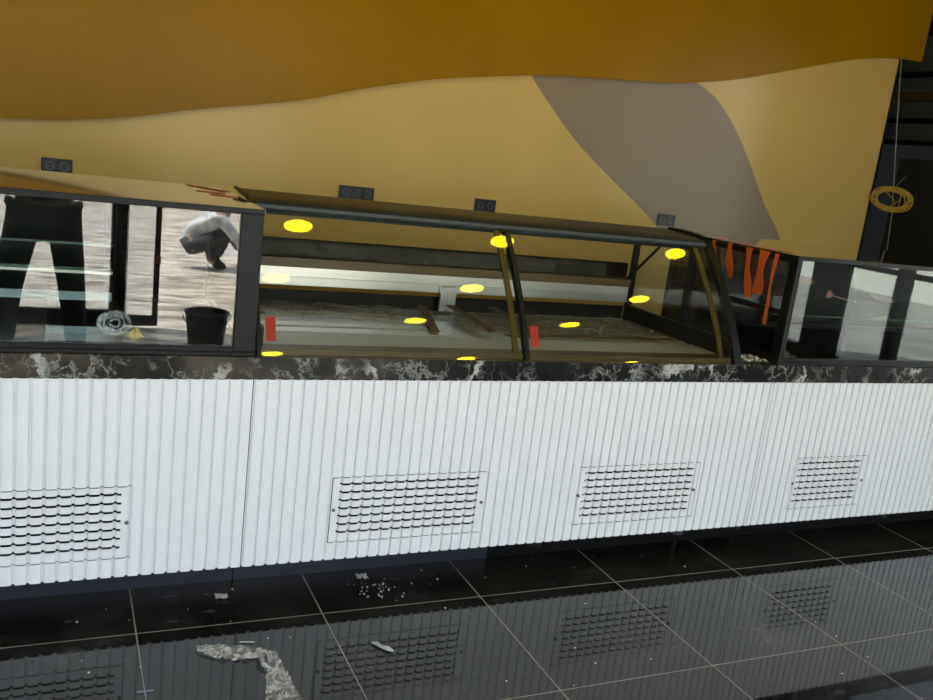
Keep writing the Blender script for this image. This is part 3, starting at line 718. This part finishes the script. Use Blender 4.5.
rnd = random.Random(9)
b = B()
for i in range(70):
    px, py = rnd.choice([(rnd.gauss(380, 14), rnd.gauss(590, 5)), (rnd.uniform(60, 900), rnd.uniform(560, 690))]); a = onfloor(px, py)
    if a.y > 2.94 or a.y < 1.5: continue
    r = rnd.uniform(.0012, .0030); b.box(a.x-r, a.x+r, a.y-r, a.y+r*.6, .0003, .0003+r)
tag(b.obj('floor_crumbs', 'scrap'), 'tiny pale crumbs of construction dust scattered over the black tiles', 'debris', kind='stuff')
a = Vector((2.655, 2.80, .866))
a = P2(757, 355, 2.86); o = crumple(2.665, 2.80, 2.84, 2.93, .868, .006, 12, 8, 31); thin(tag(o.obj('plastic_scrap', 'filmwhite'), 'crumpled film on the marble between the curved and right cases', 'plastic scrap'))

# ================================================================= PEOPLE (seen mirrored in the left glass)
def skin(name, joints, edges, mats, parent, sub_=2, root=0):
    me = bpy.data.meshes.new(name); names = list(joints)
    me.from_pydata([joints[k_][0] for k_ in names], [(names.index(a_), names.index(b_)) for a_, b_ in edges], [])
    o = bpy.data.objects.new(name, me); C.objects.link(o); o.parent = parent; o.location = -Vector(parent.location)
    s_ = o.modifiers.new('skin', 'SKIN'); s_.use_smooth_shade = True
    sv = me.skin_vertices[0].data if me.skin_vertices else None
    if sv is None:
        me.skin_vertices.new() if hasattr(me.skin_vertices, 'new') else None
        sv = me.skin_vertices[0].data
    for i, k_ in enumerate(names):
        r = joints[k_][1]; sv[i].radius = r if isinstance(r, tuple) else (r, r); sv[i].use_root = (i == root)
    q = o.modifiers.new('subdivision', 'SUBSURF'); q.levels = sub_; q.render_levels = sub_
    me.materials.append(M[mats]); return o
def head(parent, c, dirv, r=.098):
    """head with nose, eyes, ears and mouth turned to dirv"""
    c = Vector(c); d = Vector(dirv).normalized(); up = Vector((0, 0, 1)); up = (up-d*up.dot(d)).normalized(); s_ = d.cross(up)
    b = B(); n, mm = 20, 14; vs = []
    for j in range(mm+1):
        th = PI*j/mm
        for k_ in range(n):
            ph = 2*PI*k_/n; x, y, z = math.sin(th)*math.cos(ph), math.sin(th)*math.sin(ph), math.cos(th)
            w = .80 - .14*max(0, -z); dd = .98
            if x > .8 and abs(y) < .3 and -.25 < z < .1: dd += .16
            vs.append(c + d*(x*r*dd) + s_*(y*r*w) + up*(z*r*1.22))
    b.add(vs, [(j*n+k_, j*n+(k_+1) % n, (j+1)*n+(k_+1) % n, (j+1)*n+k_) for j in range(mm) for k_ in range(n)])
    for sg in (-1, 1): b.tube([c+s_*sg*r*.80+up*.0, c+s_*sg*r*.92+up*.02, c+s_*sg*r*.90-up*.02], [.014, .018, .010], 8)
    b.obj('head', 'skin', parent, smooth=True)
    e = B()
    for sg in (-1, 1): B().tube([c+d*r*.88+s_*sg*.033+up*.01, c+d*r*.93+s_*sg*.033+up*.01], .009, 8).obj('eye', 'hair', parent)
    e.tube([c+d*r*.86-s_*.022-up*.055, c+d*r*.93-up*.056, c+d*r*.86+s_*.022-up*.055], .005, 6)
    e.obj('mouth', 'hair', parent)
    hb = B(); vs = []
    for j in range(9):
        th = PI*.56*j/8
        for k_ in range(n):
            ph = 2*PI*k_/n; x, y, z = math.sin(th)*math.cos(ph), math.sin(th)*math.sin(ph), math.cos(th)
            cut = 1.07 if not (x > .25 and z < .55) else .9
            vs.append(c + d*(x*r*cut-.006) + s_*(y*r*.82*cut) + up*(z*r*1.25*cut+.004))
    hb.add(vs, [(j*n+k_, j*n+(k_+1) % n, (j+1)*n+(k_+1) % n, (j+1)*n+k_) for j in range(8) for k_ in range(n)])
    hb.obj('hair', 'hair', parent, smooth=True)
def hand(parent, wrist, dirv, palmn, curl=.5, mirror=1):
    w = Vector(wrist); d = Vector(dirv).normalized(); pn = Vector(palmn); pn = (pn-d*pn.dot(d)).normalized(); s_ = d.cross(pn)*mirror
    J = {'w': (w, .026), 'p': (w+d*.045, (.036, .018)), 'k': (w+d*.085, (.038, .015))}; E = [('w', 'p'), ('p', 'k')]
    skin('palm', J, E, 'skin', parent, 1)
    b = B()
    for i, L_ in enumerate((.068, .078, .072, .056)):
        st = w+d*.085+s_*(.03-.02*i); p1 = st+d*L_*.45+pn*L_*.12*curl; p2 = p1+d*L_*.30*(1-curl*.5)+pn*L_*.35*curl; p3 = p2+d*L_*.22*(1-curl)+pn*L_*.28*curl
        b.tube([st-d*.02, st, p1, p2, p3], [.009, .0095, .009, .008, .006], 8)
    st = w+d*.03+s_*.028; b.tube([st, st+s_*.022+d*.022+pn*.008, st+s_*.03+d*.05+pn*.02, st+s_*.026+d*.068+pn*.03], [.012, .011, .010, .007], 8)
    b.obj('fingers', 'skin', parent, smooth=True)

# photographer, standing just behind the lens
Pp = thing('person', 'standing person in dark clothes, legs apart, mirrored at the left of the left case', 'person', (-.06, -.32, 0))
px_ = -.06; py_ = -.34
J = {'pel': ((px_, py_, .96), (.16, .12)), 'bel': ((px_, py_, 1.10), (.15, .11)), 'che': ((px_, py_, 1.32), (.17, .12)), 'sht': ((px_, py_, 1.44), (.10, .08)), 'nec': ((px_, py_+.01, 1.50), .055), 'nk2': ((px_, py_+.03, 1.56), .052),
     'sl': ((px_-.19, py_, 1.40), .058), 'sr': ((px_+.19, py_, 1.40), .058), 'el': ((px_-.24, py_+.10, 1.17), .043), 'er': ((px_+.24, py_+.10, 1.17), .043),
     'wl': ((-.09, -.085, 1.44), .028), 'wr': ((.10, -.085, 1.44), .028),
     'hl': ((px_-.11, py_, .90), .095), 'hr': ((px_+.11, py_, .90), .095), 'kl': ((px_-.19, py_+.03, .50), .062), 'kr': ((px_+.16, py_+.03, .50), .062),
     'al': ((px_-.22, py_-.02, .09), .042), 'ar': ((px_+.20, py_-.02, .09), .042), 'tl': ((px_-.24, py_+.15, .035), .034), 'tr': ((px_+.22, py_+.15, .035), .034)}
E = [('pel', 'bel'), ('bel', 'che'), ('che', 'sht'), ('sht', 'nec'), ('nec', 'nk2'), ('che', 'sl'), ('che', 'sr'), ('sl', 'el'), ('sr', 'er'), ('el', 'wl'), ('er', 'wr'), ('pel', 'hl'), ('pel', 'hr'), ('hl', 'kl'), ('hr', 'kr'), ('kl', 'al'), ('kr', 'ar'), ('al', 'tl'), ('ar', 'tr')]
skin('body', J, E, 'skin', Pp)
def grow(keys, E_, g, over=None):
    j2 = {}
    for k_ in keys:
        r = J[k_][1]; r = r if isinstance(r, tuple) else (r, r); j2[k_] = (J[k_][0], (r[0]+g, r[1]+g))
    if over: j2.update(over)
    return j2, [e_ for e_ in E_ if e_[0] in j2 and e_[1] in j2]
a, e_ = grow(['pel', 'bel', 'che', 'sht', 'sl', 'sr', 'el', 'er'], E, .018); skin('shirt', a, e_, 'shirt1', Pp)
a, e_ = grow(['pel', 'hl', 'hr', 'kl', 'kr', 'al', 'ar'], E, .024); skin('trousers', a, e_, 'denim', Pp)
a, e_ = grow(['al', 'tl'], E, .012); skin('shoe', a, e_, 'shoe', Pp, 1)
a, e_ = grow(['ar', 'tr'], E, .012); skin('shoe', a, e_, 'shoe', Pp, 1)
head(Pp, (px_+.0, py_+.05, 1.66), (.35, 1, -.15))
hand(Pp, (-.095, -.085, 1.44), (.15, .25, 1), (1, 0, 0), .55, 1); hand(Pp, (.105, -.085, 1.44), (-.15, .25, 1), (-1, 0, 0), .55, -1)
ph = B().box(-.08, .08, -.037, .037, -.004, .004).obj('phone', 'phone', bevel=.003)
ph.matrix_world = cam.matrix_world @ Matrix.Translation((0, 0, .032)); tag(ph, 'black phone held up by the standing person in dark clothes', 'phone')

# squatting worker on the pavement outside
Q = thing('person', 'squatting person in a white shirt and dark trousers, mirrored in the left case', 'person', (1.45, -4.6, -.01))
X0, Y0 = 1.60, -4.6
J = {'pel': ((X0-.24, Y0, .27), (.10, .12)), 'bel': ((X0-.17, Y0, .40), (.11, .12)), 'che': ((X0-.02, Y0, .55), (.13, .14)), 'sht': ((X0+.12, Y0, .65), (.09, .09)), 'nec': ((X0+.19, Y0, .67), .055),
     'sl': ((X0+.05, Y0+.19, .58), .058), 'sr': ((X0+.05, Y0-.19, .58), .058), 'el': ((X0+.22, Y0+.24, .38), .043), 'er': ((X0+.22, Y0-.22, .38), .043),
     'wl': ((X0+.36, Y0+.16, .26), .027), 'wr': ((X0+.34, Y0-.14, .20), .027),
     'hl': ((X0-.20, Y0+.11, .24), .085), 'hr': ((X0-.20, Y0-.11, .24), .085), 'kl': ((X0+.16, Y0+.17, .43), .062), 'kr': ((X0+.16, Y0-.17, .43), .062),
     'al': ((X0-.02, Y0+.14, .09), .043), 'ar': ((X0-.02, Y0-.14, .09), .043), 'tl': ((X0+.15, Y0+.15, .03), .034), 'tr': ((X0+.15, Y0-.15, .03), .034)}
skin('body', J, [e for e in E if 'nk2' not in e], 'skin', Q)
a, e_ = grow(['pel', 'bel', 'che', 'sht', 'sl', 'sr', 'el', 'er', 'wl', 'wr'], E, .020); skin('shirt', a, e_, 'shirt2', Q)
a, e_ = grow(['pel', 'hl', 'hr', 'kl', 'kr', 'al', 'ar'], E, .020, {'bt': ((X0-.31, Y0, .22), (.05, .08))}); skin('trousers', a, e_+[('pel', 'bt')], 'trouser2', Q)
a, e_ = grow(['al', 'tl'], E, .012); skin('shoe', a, e_, 'shoe', Q, 1)
a, e_ = grow(['ar', 'tr'], E, .012); skin('shoe', a, e_, 'shoe', Q, 1)
head(Q, (X0+.29, Y0, .74), (1, 0, -.5))
hand(Q, (X0+.36, Y0+.16, .26), (.8, -.2, -.6), (0, 0, -1), .6, 1); hand(Q, (X0+.34, Y0-.14, .20), (.8, .2, -.5), (0, 0, -1), .6, -1)

# bucket inside the doorway
b = thing('bucket', 'black plastic bucket on the floor by the open doorway, mirrored in the left case', 'bucket', (1.0, -.78, 0))
B().lathe([(.115, 0), (.120, .01), (.150, .26), (.160, .262), (.160, .275), (.148, .275), (.143, .255), (.112, .02), (0.001, .018)], (1.0, -.78, 0), 32).obj('tub', 'bucket', b, smooth=True)
B().tube([(1.0+.165*math.cos(t_), -.78, .245-.10*math.sin(t_)) for t_ in [PI*i/16 for i in range(17)]], .004, 6).obj('handle', 'socketmetal', b, smooth=True)
